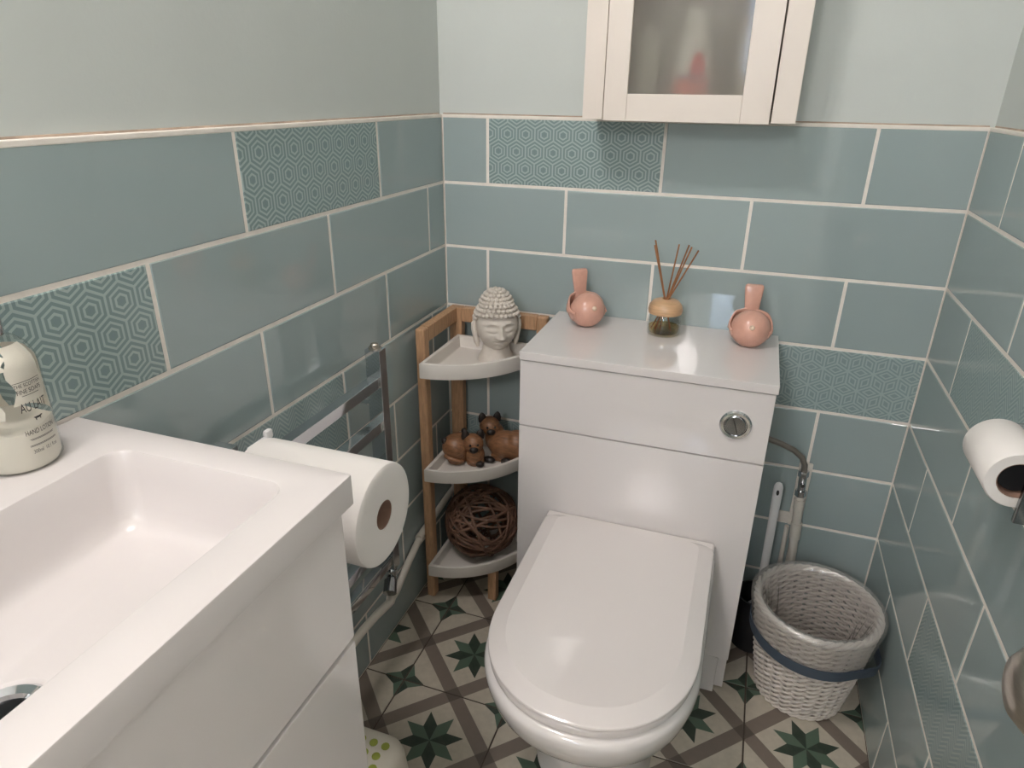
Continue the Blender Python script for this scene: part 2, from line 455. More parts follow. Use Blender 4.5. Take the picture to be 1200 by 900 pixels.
# floor tiles
FP = .252; FX0, FY0 = .098, -.2535; FM = floor_mat(); _fm = {}
for i in range(-1, 5):
    for j in range(-2, 8):
        cx = FX0+(i+.5)*FP; cy = FY0-(j+.5)*FP
        a, b = max(cx-FP/2+.0018, .0), min(cx+FP/2-.0018, RW); c, d = max(cy-FP/2+.0018, -RD), min(cy+FP/2-.0018, 0)
        if b-a < .01 or d-c < .01: continue
        key = tuple(round(q, 4) for q in (a-cx, b-cx, c-cy, d-cy))
        if key not in _fm:
            mb = MB(); e = .0008
            mb.loft([[(key[0]+t, key[2]+t, z), (key[1]-t, key[2]+t, z), (key[1]-t, key[3]-t, z), (key[0]+t, key[3]-t, z)] for t, z in ((0, -.008), (0, -e), (e, 0))], False, True)
            me = bpy.data.meshes.new('floor_tile'); me.from_pydata(mb.v, [], mb.f); finish(me, FM, False); _fm[key] = me
        o = bpy.data.objects.new('floor_tile', _fm[key]); COL.objects.link(o); o.parent = floor; o.location = (cx, cy, 0)

# door, open against the right wall
ang = 0.
DM = Matrix.Translation((.982, -RD+.02, 0)) @ Matrix.Rotation(ang, 4, 'Z')
mb = MB().box(-.02, .02, 0, .78, .008, 2.0, .002, M=DM)
door = struct('door_1', mb, WPAINT)
KM = DM @ Matrix.Translation((-.02, .735, .955)) @ Matrix.Rotation(rad(-90), 4, 'Y')
obj('door_knob', MB().lathe([(.026, 0), (.026, .004), (.022, .007), (.010, .009), (.009, .026), (.014, .032), (.024, .040), (.0275, .050), (.026, .060), (.018, .068), (.006, .071)], 32, M=KM), NICKEL, door)

# ceiling lamp
lamp = thing('ceiling_lamp', 'round opal glass ceiling lamp', 'ceiling lamp', (LAMP_POS[0], LAMP_POS[1], RH))
obj('base', MB().lathe([(.11, -.02), (.11, 0)], 32, (LAMP_POS[0], LAMP_POS[1], RH)), CHROME, lamp)
prof = [(LAMP_R*math.sin(a), -.02-.11*(1-math.cos(a))/1) for a in [rad(q) for q in range(88, 0, -8)]]
prof = [(LAMP_R*math.cos(rad(q)), -.02-.10*math.sin(rad(q))) for q in range(0, 90, 9)]
obj('glass_shade', MB().lathe(prof, 32, (LAMP_POS[0], LAMP_POS[1], RH)), emit('lit_opal_glass', LAMP_COLOR, LAMP_STRENGTH), lamp)

hl = thing('hall_fill_light', 'round white fill light added out of view in the hall beyond the doorway', 'fill light', (.36, -2.75, 1.88))  # unseen hanging globe, added as frontal fill through the doorway
obj('fill_light_cord', MB().tube([(.36, -2.75, 2.04), (.36, -2.75, RH-.001)], .003, 8), WHITEPL, hl)
obj('fill_light_globe', MB().ball((.36, -2.75, 1.90), .15, 32, 20), emit('fill_light_glow', LAMP_COLOR, HALL_FILL_STRENGTH), hl)

# ------------------------------------------------------------------ boxed cistern unit
UX0, UX1, UY, UZ = .301, .803, -.297, .776
u = thing('cistern_unit', 'white gloss boxed cistern unit with flat worktop behind the toilet', 'cabinet', ((UX0+UX1)/2, -.15, 0))
obj('worktop', MB().box(UX0-.001, UX1+.002, UY-.004, -.001, UZ-.018, UZ, .0015), WHITE_GLOSS, u)
obj('carcass', MB().box(UX0+.002, UX1-.002, UY+.02, -.002, .005, UZ-.019), WHITE_GLOSS, u)
obj('flush_panel', MB().box(UX0, UX1-.001, UY, UY+.0185, .607, UZ-.0205, .001), WHITE_GLOSS, u)
obj('lower_panel', MB().box(UX0, UX1-.001, UY, UY+.0185, .106, .604, .001), WHITE_GLOSS, u)
obj('plinth', MB().box(UX0+.012, UX1-.022, UY+.002, UY+.0195, .001, .1035, .001), WHITE_GLOSS, u)
bx, bz = .739, .684
BM = Matrix.Translation((bx, UY, bz)) @ Matrix.Rotation(rad(90), 4, 'X')
fb = obj('flush_button', MB().lathe([(.030, 0), (.030, .003), (.027, .0065), (.022, .0065), (.0205, .004)], 40, M=BM), CHROME, u)
obj('button_plunger', MB().lathe([(.0195, .002), (.0195, .006), (.018, .0075), (.002, .0078)], 32, M=BM), DCHROME, fb)
obj('button_split', MB().box(-.0006, .0006, -.018, .018, .0070, .0082, M=BM @ Matrix.Rotation(rad(20), 4, 'Z')), HOLE, fb)

# ------------------------------------------------------------------ toilet
def dshape(cx, hw, yb, yf, n=64, rb=.02, bl=1.12, pw=2.15):
    """D outline: straight back at yb, rounded front at yf"""
    ys = yf+hw*bl; pts = []
    for i in range(5):
        a = rad(90-90*i/4) ; pts.append((cx+hw-rb+rb*math.cos(a), yb-rb+rb*math.sin(a)))
    for i in range(1, 6): pts.append((cx+hw, yb-rb+(ys-yb+rb)*i/6))
    for i in range(n+1):
        a = -PI*i/n; c, s_ = math.cos(a), math.sin(a)
        pts.append((cx+hw*math.copysign(abs(c)**(2/pw), c), ys+(ys-yf)*math.copysign(abs(s_)**(2/pw), s_)))
    for i in range(1, 6): pts.append((cx-hw, ys+(yb-rb-ys)*i/6))
    for i in range(5):
        a = rad(180-90*i/4); pts.append((cx-hw+rb+rb*math.cos(a), yb-rb+rb*math.sin(a)))
    return pts
TX = .556
t = thing('toilet', 'white ceramic toilet with closed lid in front of the cistern unit', 'toilet', (TX, -.5, 0))
rings = []
for (z, hw, yf, bl) in ((.004, .118, -.655, 1.1), (.03, .113, -.648, 1.1), (.10, .108, -.645, 1.1), (.17, .116, -.665, 1.1), (.215, .134, -.712, 1.1), (.25, .154, -.760, 1.12), (.285, .170, -.797, 1.13), (.32, .180, -.820, 1.13), (.35, .186, -.831, 1.13), (.368, .187, -.834, 1.13), (.378, .184, -.831, 1.13), (.382, .176, -.822, 1.13)):
    rings.append([(x, y, z) for x, y in dshape(TX, hw, UY-.0012, yf, bl=bl)])
obj('bowl', MB().loft(rings), CERAMIC, t, smooth=60)
def plate(z0, z1, hw, yb, yf, soft, dome=0., inner=.03):
    r = []
    for (o, z) in ((.003, z0), (0, z0+.003), (0, z1-soft), (soft*.3, z1-soft*.35), (soft, z1), (soft+inner, z1+dome), (soft+inner+.05, z1+dome+.0004)):
        r.append([(x, y, z) for x, y in dshape(TX, hw-o, yb-o*.4, yf+o)])
    return MB().loft(r)
obj('seat', plate(.3835, .3975, .178, -.325, -.824, .004), SEATPL, t, smooth=40)
obj('lid', plate(.400, .4080, .181, -.312, -.826, .0035, .0085, .027), SEATPL, t, smooth=7)
obj('hinge_cover', MB().box(TX-.181, TX+.181, -.323, UY-.002, .3835, .409, .006, 3), SEATPL, t)

# ------------------------------------------------------------------ washbasin and vanity
VY0, VY1, VX, VZ = -1.633, -1.033, .370, .912
vb = thing('vanity_unit', 'white gloss vanity cabinet with drawers under the washbasin', 'cabinet', (.18, -1.333, 0))
for (a, b) in ((VY0+.018, VY0+.036), (VY1-.036, VY1-.018)):
    obj('side_panel', MB().box(.002, VX-.024, a, b, .08, VZ-.0345), WHITE_GLOSS, vb)
obj('base_panel', MB().box(.002, VX-.024, VY0+.036, VY1-.036, .08, .098), WHITE_GLOSS, vb)
obj('back_panel', MB().box(.002, .01, VY0+.036, VY1-.036, .098, VZ-.0345), WHITE_GLOSS, vb)
obj('drawer_front', MB().box(VX-.023, VX-.005, VY0+.016, VY1-.016, .7125, VZ-.0375, .002), WHITE_GLOSS, vb)
obj('drawer_front', MB().box(VX-.023, VX-.005, VY0+.016, VY1-.016, .095, .7065, .002), WHITE_GLOSS, vb)
obj('plinth', MB().box(.01, VX-.06, VY0+.03, VY1-.03, .001, .079), WHITE_GLOSS, vb)
wb = thing('washbasin', 'white rectangular resin washbasin with a deep sloping bowl', 'washbasin', (.18, -1.333, VZ-.034))
cx, cy = VX/2+.0005, (VY0+VY1)/2
bx0, bx1, by0, by1 = .106, .324, VY0+.04, VY1-.039
ix, iy, hx, hy = (bx0+bx1)/2, (by0+by1)/2, (bx1-bx0)/2, (by1-by0)/2
def rr(z, ins, r, o=(0, 0)): return [(x, y, z) for x, y in rrect(ix+o[0], iy+o[1], hx-ins, hy-ins, r, 6, 3)]
ox, oy = (VX-.001)/2, (VY1-VY0)/2
rings = [[(x, y, z) for x, y in rrect(cx, cy, ox-i_, oy-i_, .003, 6, 3)] for z, i_ in ((VZ-.034, .0), (VZ-.002, 0), (VZ-.0006, .0006), (VZ, .002))]
rings += [rr(VZ, -.002, .022), rr(VZ-.0008, .0, .022), rr(VZ-.004, .0015, .022)]
rings += [rr(VZ-.03, .005, .022), rr(VZ-.062, .010, .022), rr(VZ-.072, .0125, .022), rr(VZ-.079, .016, .023), rr(VZ-.0835, .021, .025), rr(VZ-.086, .028, .027), rr(VZ-.089, .06, .03)]
dc = (.224, -1.312)
n = len(rings[0])
drain_ring = []
last = rings[-1]
for q in last:
    a = math.atan2((q[1]-dc[1])/3.2, q[0]-dc[0]); drain_ring.append((dc[0]+.041*math.cos(a), dc[1]+.041*math.sin(a), VZ-.0925))
rings += [drain_ring, [(dc[0]+(q[0]-dc[0])*.86, dc[1]+(q[1]-dc[1])*.86, VZ-.097) for q in drain_ring]]
mbb = MB().loft(rings, False, True)
# underside of the slab, outside the bowl, hidden by the cabinet
obj('basin', mbb, RESIN, wb, smooth=30)
dm = obj('drain', MB().lathe([(.0345, -.0968), (.036, -.0925), (.033, -.0905), (.026, -.0925), (.024, -.0962)], 32, (dc[0], dc[1], VZ)), CHROME, wb)
obj('drain_hole', MB().lathe([(.0245, -.0966), (.0245, -.0958)], 24, (dc[0], dc[1], VZ)), DRAINM, dm)

# ------------------------------------------------------------------ lotion bottle on the basin
BP = (.043, -1.128, VZ)
lb = thing('lotion_bottle', 'clear hand lotion bottle with black lettering and silver pump on the washbasin', 'bottle', BP)
BR = .0355
prof = [(.028, 0), (.033, .0015), (BR, .006), (BR, .098), (.0345, .112), (.030, .124), (.022, .132), (.0145, .135), (.0135, .140)]
MILK = mat('milky_lotion', (226, 220, 208), .35)
obj('shell', MB().lathe(prof, 48, BP), BOTTLEG, lb)
# lotion: full at the bottom, smeared film higher up
lot = []
segs = 48
for (r_, z_) in ((.031, .002), (.0338, .007), (.0340, .03), (.0340, .046)):
    lot.append([(BP[0]+r_*math.cos(2*PI*j/segs), BP[1]+r_*math.sin(2*PI*j/segs), BP[2]+z_+(.004*math.sin(3*2*PI*j/segs) if z_ > .04 else 0)) for j in range(segs)])
obj('lotion', MB().loft(lot), MILK, lb)
fm = MB()
for (a0, a1, z0, z1) in ((-75, -42, .06, .126), (-20, 40, .072, .128), (60, 130, .05, .12), (150, 260, .05, .125), (-42, -20, .108, .127)):
    g = []
    for i in range(9):
        z_ = z0+(z1-z0)*i/8; rr_ = .0345 if z_ < .110 else .0345-(z_-.11)*.62
        wob = 5*math.sin(i*1.3+a0)
        g.append([(BP[0]+rr_*.985*math.cos(rad(a0+wob+(a1-a0)*j/12)), BP[1]+rr_*.985*math.sin(rad(a0+wob+(a1-a0)*j/12)), BP[2]+z_) for j in range(13)])
    fm.loft(g, False, False, False)
obj('lotion_film', fm, MILK, lb)
obj('collar', MB().lathe([(.0150, .136), (.0155, .137), (.0155, .162), (.0145, .164), (.006, .166)], 32, BP), CHROME, lb)
obj('pump', MB().lathe([(.004, .166), (.004, .176), (.011, .177), (.012, .190), (.004, .193)], 24, BP).box(BP[0]-.045, BP[0], BP[1]-.006, BP[1]+.006, BP[2]+.180, BP[2]+.190, .003), BLACKPL, lb)
def text_on(parent, body, base, R, ang0, z, size, sx=.62, mtl=INK, name='lettering'):
    cu = bpy.data.curves.new(name, 'FONT'); cu.body = body; cu.size = size; cu.align_x = 'CENTER'
    tmp = bpy.data.objects.new('tmp_text', cu); COL.objects.link(tmp)
    dg = bpy.context.evaluated_depsgraph_get(); me = bpy.data.meshes.new_from_object(tmp.evaluated_get(dg))
    bpy.data.objects.remove(tmp)
    bm = bmesh.new(); bm.from_mesh(me)
    bmesh.ops.triangulate(bm, faces=bm.faces)
    for v in bm.verts:
        a = ang0+v.co.x*sx/R
        v.co = Vector((base[0]+R*math.cos(a), base[1]+R*math.sin(a), base[2]+z+v.co.y))
    bm.to_mesh(me); bm.free()
    inv = WM[parent.name].inverted(); me.transform(inv)
    me.materials.clear(); me.materials.append(mtl)
    o = bpy.data.objects.new(name, me); COL.objects.link(o); o.parent = parent
    return o
A0 = rad(4)
for body, z, s, sx in (('THE SCOTTISH', .0895, .0052, .8), ('FINE SOAPS', .083, .0062, .8), ('AU LAIT', .0645, .0135, .55), ('HAND LOTION', .0405, .0072, .62), ('300ml  10.1 fl.oz', .0205, .0055, .7)):
    text_on(lb, body, BP, BR+.0003, A0, z, s, sx)
cow = [(-5, 2), (-4.5, 3.2), (-3, 3), (3, 3), (4, 3.8), (5.6, 3.2), (5.8, 2.2), (4.4, 2.0), (3.4, 1.2), (3.2, -1.6), (2.4, -1.6), (2.2, .6), (-1.8, .6), (-2.2, -1.6), (-3, -1.6), (-3.2, .6), (-3.8, 1.6), (-4.3, 2.2)]
cm = MB(); cm.add([(BP[0]+(BR+.0003)*math.cos(A0+q[0]*.00085/BR), BP[1]+(BR+.0003)*math.sin(A0+q[0]*.00085/BR), BP[2]+.0545+q[1]*.00085) for q in cow], [tuple(range(len(cow)))])
obj('cow_emblem', cm, INK, lb, smooth=False)
for z_, w_ in ((.0945, .8), (.0805, .5), (.0355, .72), (.0345, .66), (.0290, .80), (.0280, .80)):
    ru = MB().loft([[(BP[0]+(BR+.0003)*math.cos(A0+w_*(j/12-.5)), BP[1]+(BR+.0003)*math.sin(A0+w_*(j/12-.5)), BP[2]+z_+dz) for j in range(13)] for dz in (0, .0005)], False, False, False)
    obj('printed_rule', ru, INK, lb)

# ------------------------------------------------------------------ paper roll beside the vanity
RX0, RX1, RY, RZ, RR = .105, .306, -.872, .744, .0715
kr = thing('kitchen_roll', 'big white paper towel roll on a holder beside the vanity', 'paper roll', (.2, RY, RZ-RR))
AX = Matrix.Translation((RX0, RY, RZ)) @ Matrix.Rotation(rad(90), 4, 'Y')
L = RX1-RX0
obj('paper', MB().lathe([(.0205, L-.001), (.05, L), (RR-.003, L-.0005), (RR-.0008, L-.002), (RR, L-.005), (RR, .005), (RR-.002, 0), (.0205, 0), (.0205, L-.001)], 64, M=AX, cap0=False, cap1=False), PAPER, kr)
obj('core', MB().lathe([(.0205, .002), (.0205, L-.002), (.0192, L-.002), (.0192, .002), (.0205, .002)], 32, M=AX, cap0=False, cap1=False), CARD, kr)
rh = thing('roll_holder', 'white plastic holder arm fixed to the vanity side', 'holder', (.09, VY1-.018, RZ))
obj('rod', MB().tube([(.091, RY, RZ-.004), (RX0+.12, RY, RZ-.004)], .008, 12), WHITEPL, rh)
obj('arm', MB().box(.0875, .1, VY1-.0170, RY+.02, RZ-.018, RZ+.012, .003), WHITEPL, rh)
obj('fixing_plate', MB().box(.0875, .13, VY1-.0175, VY1-.010, RZ-.035, RZ+.035, .002), WHITEPL, rh)
obj('clip', MB().box(.095, .1035, RY+.030, RY+.044, RZ+.058, RZ+.0725, .003).box(.095, .1035, RY-.006, RY+.034, RZ-.01, RZ+.064, .003), WHITEPL, rh)

# ------------------------------------------------------------------ towel radiator
tr_ = thing('towel_radiator', 'chrome ladder towel radiator with flat bars on the tiled wall', 'radiator', (.07, -.68, .24))
PX0, PX1 = .052, .084
for (a, b) in ((-.490, -.465), (-.905, -.88)):
    obj('post', MB().box(PX0, PX1, a, b, .30, .812, .0012), CHROME, tr_)
for z in (.758, .664, .57, .47, .40, .335):
    obj('rung', MB().box(PX0+.006, PX1-.004, -.88, -.49, z-.022, z, .0012), CHROME, tr_)
obj('air_vent_cap', MB().lathe([(.012, .812), (.012, .816), (.008, .816), (.008, .821), (.006, .823)], 20, (.068, -.478, 0)), NICKEL, tr_)
for z in (.70, .37):
    obj('wall_bracket', MB().tube([(.0005, -.4775, z), (.0518, -.4775, z)], .010, 16), CHROME, tr_)
va = obj('valve', MB().lathe([(.009, .2995), (.009, .292), (.0135, .292), (.0135, .278), (.010, .276), (.010, .246)], 20, (.068, -.478, 0)), CHROME, tr_)
obj('valve_head', MB().tube([(.068, -.478, .276), (.072, -.489, .270), (.0721, -.4893, .2698), (.082, -.514, .256)], [.010, .010, .0142, .0148], 24), DCHROME, va)

hp = thing('heating_pipe', 'white painted heating pipe along the tiled wall behind the corner shelf', 'pipe', (.03, -.2, .12))
obj('pipe', MB().tube([(.0115, -.004, .215), (.0115, -.05, .213), (.0115, -.22, .198), (.0125, -.30, .165), (.014, -.375, .128), (.013, -.395, .122), (.001, -.398, .122)], .009, 12), PIPEW, hp)
for y_ in (-.235,):
    obj('pipe_clip', MB().tube([(.0125, y_-.006, .1945), (.0125, y_+.006, .1955)], .0112, 12), PIPEW, hp)
hp = thing('heating_pipe', 'white painted pipe running from the towel radiator valve behind the vanity', 'pipe', (.03, -.7, .15))
obj('pipe', MB().tube([(.068, -.478, .2455), (.068, -.479, .218), (.066, -.486, .206), (.060, -.50, .201), (.054, -.53, .2), (.050, -.58, .2), (.050, -1.03, .2)], .0095, 12), PIPEW, hp)

# ------------------------------------------------------------------ corner shelf
cs = thing('corner_shelf', 'three tier corner shelf with bamboo frame and white quarter round trays', 'shelf', (.10, -.09, 0))
LX, LY = .034, -.214      # front left leg
BXc, BYc = .034, -.028    # back leg
RXc, RYc = .268, -.028    # right leg
hw = .0115
def leg(x, y, z1, sx=hw, sy=hw):
    return MB().box(x-sx, x+sx, y-sy, y+sy, .0005, z1, .003)
obj('leg', MB().box(LX-hw, LX+hw, LY-.014, LY+.014, .0005, .767, .005, 3), BAMBOO, cs)
obj('leg', leg(BXc+.006, BYc, .767, .0175, hw), BAMBOO, cs)
obj('leg', MB().box(RXc-.014, RXc+.014, RYc-hw, RYc+hw, .0005, .767, .005, 3), BAMBOO, cs)
obj('foot', MB().box(.182, .206, -.185, -.161, .0005, .099, .003), BAMBOO, cs)
def rail(p0, p1, vert, z0=.732, z1=.766):
    (x0, y0), (x1, y1) = p0, p1
    return MB().box(min(x0, x1)-(0 if vert else .0), max(x0, x1), min(y0, y1), max(y0, y1), z0, z1, .006, 3)
obj('rail', MB().box(LX-hw+.0005, LX+hw-.0005, LY+.0135, BYc-hw-.0002, .731, .7665, .001, 1), BAMBOO, cs)
obj('rail', MB().box(BXc+.0237, RXc-.0138, RYc-hw+.0005, RYc+hw-.0005, .731, .7665, .001, 1), BAMBOO, cs)
def tray(z0, z1):
    R0 = .238; c0 = (.0465, -.0405)
    R = R0
    def outl(ins):
        pts = [(c0[0]+ins, c0[1]-ins)]
        x0, y0 = c0[0]+ins, c0[1]-ins
        Cx, Cy, Rr = .032, -.022, R-ins
        # quarter arc between the two straight sides
        a0 = math.acos(max(-1, min(1, (x0-Cx)/Rr))); a1 = math.asin(max(-1, min(1, (Cy-y0)/Rr)))
        for i in range(25):
            a = a0+(a1-a0)*i/24
            pts.append((Cx+Rr*math.cos(a), Cy-Rr*math.sin(a)))
        return pts
    r = [[(x, y, z) for x, y in outl(i)] for i, z in ((.001, z0), (0, z0+.002), (0, z1-.001), (.001, z1), (.0075, z1), (.009, z1-.002), (.011, z0+.009), (.013, z0+.007))]
    return MB().loft(r)
TR = ((.660, .697), (.385, .419), (.098, .132))
for a, b in TR: obj('tray', tray(a, b), TRAYW, cs, smooth=30)
TF = [a+.007 for a, b in TR]

# ------------------------------------------------------------------ stone head
def stone_head():
    loc = (.176, -.104, TF[0]); rz = rad(-57+90)
    h = thing('buddha_head', 'pale cast stone Buddha head on the top tray of the corner shelf', 'statue', loc, rz)
    # local: face looks along -Y
    def g(x, c, s): return math.exp(-((x-c)/s)**2)
    NU, NV = 96, 84
    rings = []
    zb, zt = .030, .150
    for i in range(NV+1):
        t = i/NV; ph = -PI/2+PI*t
        row = []
        for j in range(NU):
            th = 2*PI*j/NU
            # ellipsoid, narrower towards the chin
            cz = math.sin(ph); cr = math.cos(ph)
            jaw = 1-.22*max(0, -cz)**1.6
            x = .0475*cr*math.sin(th)*jaw
            y = -.050*cr*math.cos(th)*(1-.10*max(0, -cz))
            z = .096+.061*cz
            fr = math.cos(th)
            if fr > 0 and cr > .02:
                ax = abs(x); d = 0.
                zz = z
                k = min(1, fr*2.2)
                # brow ridge, eye sockets, lids
                browz = .1065+.006*g(ax, .017, .012)
                d += .0032*g(zz, browz, .0028)*g(ax, .018, .016)
                d -= .0042*g(zz, .0985, .0065)*g(ax, .0185, .0105)
                d += .0042*g(zz, .0965, .0048)*g(ax, .0190, .0090)
                d -= .0026*g(zz, .0918-.0018*g(ax, .019, .008), .0014)*g(ax, .019, .010)
                # nose
                nw = .0042+.0055*max(0, min(1, (.100-zz)/.024))
                nh = .0
                if zz < .112: nh = .003+.0105*max(0, min(1, (.110-zz)/.030))
                if zz < .0785: nh *= max(0, 1-(.0785-zz)/.0035)
                d += nh*math.exp(-(ax/nw)**2.4)
                d += .003*g(zz, .0805, .004)*g(ax, .0075, .0035)
                # mouth
                d += .0034*g(zz, .0708, .0022)*g(ax, 0, .0125)
                d += .0040*g(zz, .0640, .0026)*g(ax, 0, .0100)
                d -= .0036*g(zz, .0675, .0012)*g(ax, 0, .0135)
                d -= .0014*g(ax, .0155, .003)*g(zz, .0675, .004)
                d -= .0020*g(zz, .0580, .0030)*g(ax, 0, .010)
                # chin and cheeks
                d += .0042*g(zz, .0480, .0065)*g(ax, 0, .0105)
                d += .0022*g(zz, .076, .012)*g(ax, .027, .011)
                y -= d*k*1.35
            row.append((x, y, z))
        rings.append(row)
    mb = MB().loft(rings, True, True)
    # neck flaring to the base
    mb.lathe([(.038, 0), (.040, .002), (.038, .010), (.031, .024), (.028, .05), (.028, .07)], 40, (0, .006, 0), sx=1.05)
    # shoulders of the base plate at the back
    # long ears
    for s in (-1, 1):
        mb.tube([(s*.0475, .004, .110), (s*.0510, .003, .102), (s*.0515, .002, .090), (s*.0490, .000, .075), (s*.0455, -.001, .058), (s*.0435, -.001, .047)], [.003, .0068, .0072, .0062, .0068, .0035], 10)
    def settle(m): m.v = [(x*1.05, y*1.05, (z if z < .028 else z*1.04-.009*min(1, (z-.028)/.015))) for x, y, z in m.v]
    settle(mb)
    obj('head', mb, STONE, h, local=True, smooth=60)
    # curls over the skull and the topknot
    cm = MB()
    def curl(x, y, z, r): cm.ball((x, y, z), (r, r, r*.85), 8, 6)
    for k in range(9):
        el = rad(-2+11.5*k); n = max(5, int(30*math.cos(el)))
        for j in range(n):
            th = 2*PI*(j+.5*(k % 2))/n
            front = math.cos(th)
            zz = .107+.052*math.sin(el)+.004*max(0, front)
            if front > .35 and zz < .1215: continue
            if front > -.2 and zz < .114: continue
            cx_ = .0505*math.cos(el)*math.sin(th); cy_ = -.0525*math.cos(el)*math.cos(th)
            curl(cx_, cy_, zz, .0053)
    for k in range(4):                                            # lower rows behind the ears
        zz = .104-.0085*k
        for j in range(18):
            th = rad(100+160*j/17)
            curl(.0475*math.sin(th), -.049*math.cos(th), zz, .0048)
    for k in range(5):
        rk = (.035, .0305, .0245, .0165, .007)[k]; zk = .1515+(0, .0085, .0165, .0225, .0260)[k]
        n = max(4, int(2*PI*rk/.0094))
        for j in range(n):
            th = 2*PI*(j+.5*(k % 2))/n; curl(rk*math.sin(th), .004-rk*math.cos(th), zk, .0053)
    cm.lathe([(.037, .142), (.032, .156), (.025, .167), (.012, .176)], 24, (0, .004, 0))
    cm.loft([[( .0485*math.cos(e)*math.sin(a), -.0505*math.cos(e)*math.cos(a), .108+.051*math.sin(e)) for a in [2*PI*j/32 for j in range(32)]] for e in [rad(q) for q in (18, 30, 45, 60, 75)]], False, True)
    settle(cm)
    obj('hair_curls', cm, STONE, h, local=True, smooth=60)
stone_head()

# ------------------------------------------------------------------ blobs (smooth unions)
def blob(name, mb, mtl, parent, voxel, local=False, it=6):
    o = obj(name, mb, mtl, parent, local=local, smooth=False)
    m = o.modifiers.new('union', 'REMESH'); m.mode = 'VOXEL'; m.voxel_size = voxel; m.use_smooth_shade = True
    s = o.modifiers.new('soften', 'SMOOTH'); s.iterations = it; s.factor = .5
    dg = bpy.context.evaluated_depsgraph_get(); me = bpy.data.meshes.new_from_object(o.evaluated_get(dg))
    o.modifiers.clear(); o.data = me
    return o

# ------------------------------------------------------------------ carved wooden cats on the middle tray
Z1 = TF[1]
def cat_head(root, c, r, face, ears=True):
    """head parts around world point c, looking along angle face"""
    M = Matrix.Translation(c) @ Matrix.Rotation(face+PI/2, 4, 'Z')
    for s in (-1, 1):
        e = MB(); e.loft([[(s*r*(.66+.10*(z/r-.4))+r*.42*math.cos(a)*q, r*.10+r*.18*math.sin(a)*q, z) for a in [2*PI*j/12 for j in range(12)]] for q, z in ((1, r*.40), (1, r*.80), (.72, r*1.15), (.3, r*1.36), (.05, r*1.42))], M=M)
        obj('ear', e, BWOOD, root)
        obj('eye', MB().ball((s*r*.36, -r*.83, r*.18), r*.13, 10, 8, M=M), BWOOD, root)
    obj('muzzle', MB().ball((0, -r*.80, -r*.30), (r*.44, r*.34, r*.36), 14, 10, M=M), BWOOD, root)
c1 = thing('wooden_cat', 'carved brown wooden cat curled into a round lump by the bamboo leg', 'figurine', (.084, -.152, Z1), group='carved wooden cats')
blob('body', MB().ball((.083, -.150, Z1+.042), (.035, .034, .035), 24, 16).ball((.090, -.142, Z1+.050), (.030, .03, .028), 20, 14).lathe([(.022, .0005), (.027, .012), (.03, .03)], 24, (.086, -.150, Z1)), CWOOD, c1, .0022)
obj('ear', MB().ball((.059, -.166, Z1+.062), (.008, .007, .009), 10, 8), BWOOD, c1)
obj('ear', MB().ball((.098, -.130, Z1+.078), (.008, .006, .010), 10, 8), BWOOD, c1)
obj('tail', MB().tube([(.110, -.168, Z1+.014), (.098, -.180, Z1+.020), (.082, -.183, Z1+.024), (.066, -.176, Z1+.026)], [.004, .005, .006, .006], 10), CWOOD, c1)
c2 = thing('wooden_cat', 'small carved wooden cat with dark ears and muzzle between the other two', 'figurine', (.133, -.143, Z1), group='carved wooden cats')
hc = (.130, -.148, Z1+.060)
blob('body', MB().ball(hc, (.0275, .024, .0255), 22, 14).ball((.133, -.143, Z1+.026), (.025, .024, .030), 20, 14).lathe([(.021, .0005), (.025, .012)], 20, (.133, -.143, Z1)), CWOOD, c2, .002)
cat_head(c2, hc, .0265, rad(-62))
obj('paw', MB().ball((.152, -.158, Z1+.009), (.012, .010, .0085), 12, 8), BWOOD, c2)
c3 = thing('wooden_cat', 'long carved wooden cat lying down behind with its head raised', 'figurine', (.20, -.085, Z1), group='carved wooden cats')
hc = (.152, -.088, Z1+.085)
blob('body', MB().ball(hc, (.0275, .024, .0255), 22, 14).ball((.164, -.080, Z1+.050), (.028, .024, .042), 20, 14).ball((.205, -.094, Z1+.040), (.055, .034, .040), 28, 16).ball((.228, -.094, Z1+.044), (.036, .034, .042), 20, 14).box(.165, .235, -.118, -.070, Z1+.0005, Z1+.02), CWOOD, c3, .0022)
cat_head(c3, hc, .0265, rad(-60))
obj('paw', MB().ball((.166, -.128, Z1+.009), (.016, .011, .0085), 12, 8), BWOOD, c3)
obj('paw', MB().ball((.214, -.131, Z1+.012), (.016, .009, .0115), 12, 8), BWOOD, c3)

# ------------------------------------------------------------------ wicker ball on the bottom tray
wbm = MB(); rb = .098; bc = Vector((.140, -.122, TF[2]+rb+.002))
rnd = random.Random(3)
for i in range(40):
    nrm = Vector((rnd.gauss(0, 1), rnd.gauss(0, 1), rnd.gauss(0, 1))).normalized()
    off = rnd.uniform(-.55, .55)*rb if i % 3 else rnd.uniform(-.15, .15)*rb
    R_ = rb*rnd.uniform(.93, .985); rc = math.sqrt(max(R_*R_-off*off, 1e-5))
    a = nrm.orthogonal().normalized(); b = nrm.cross(a); p1, p2 = rnd.uniform(0, 6), rnd.uniform(0, 6)
    pts = []
    for j in range(40):
        th = 2*PI*j/40; k = 1+.012*math.sin(3*th+p1)
        pts.append(bc+(a*math.cos(th)+b*math.sin(th))*rc*k+nrm*(off+.006*math.sin(2*th+p2)))
    wbm.tube(pts, rnd.uniform(.0026, .0038), 6, closed=True)
tag(obj('wicker_ball', wbm, WICKERB, smooth=60), 'brown woven willow ball on the bottom tray of the corner shelf', 'decoration')

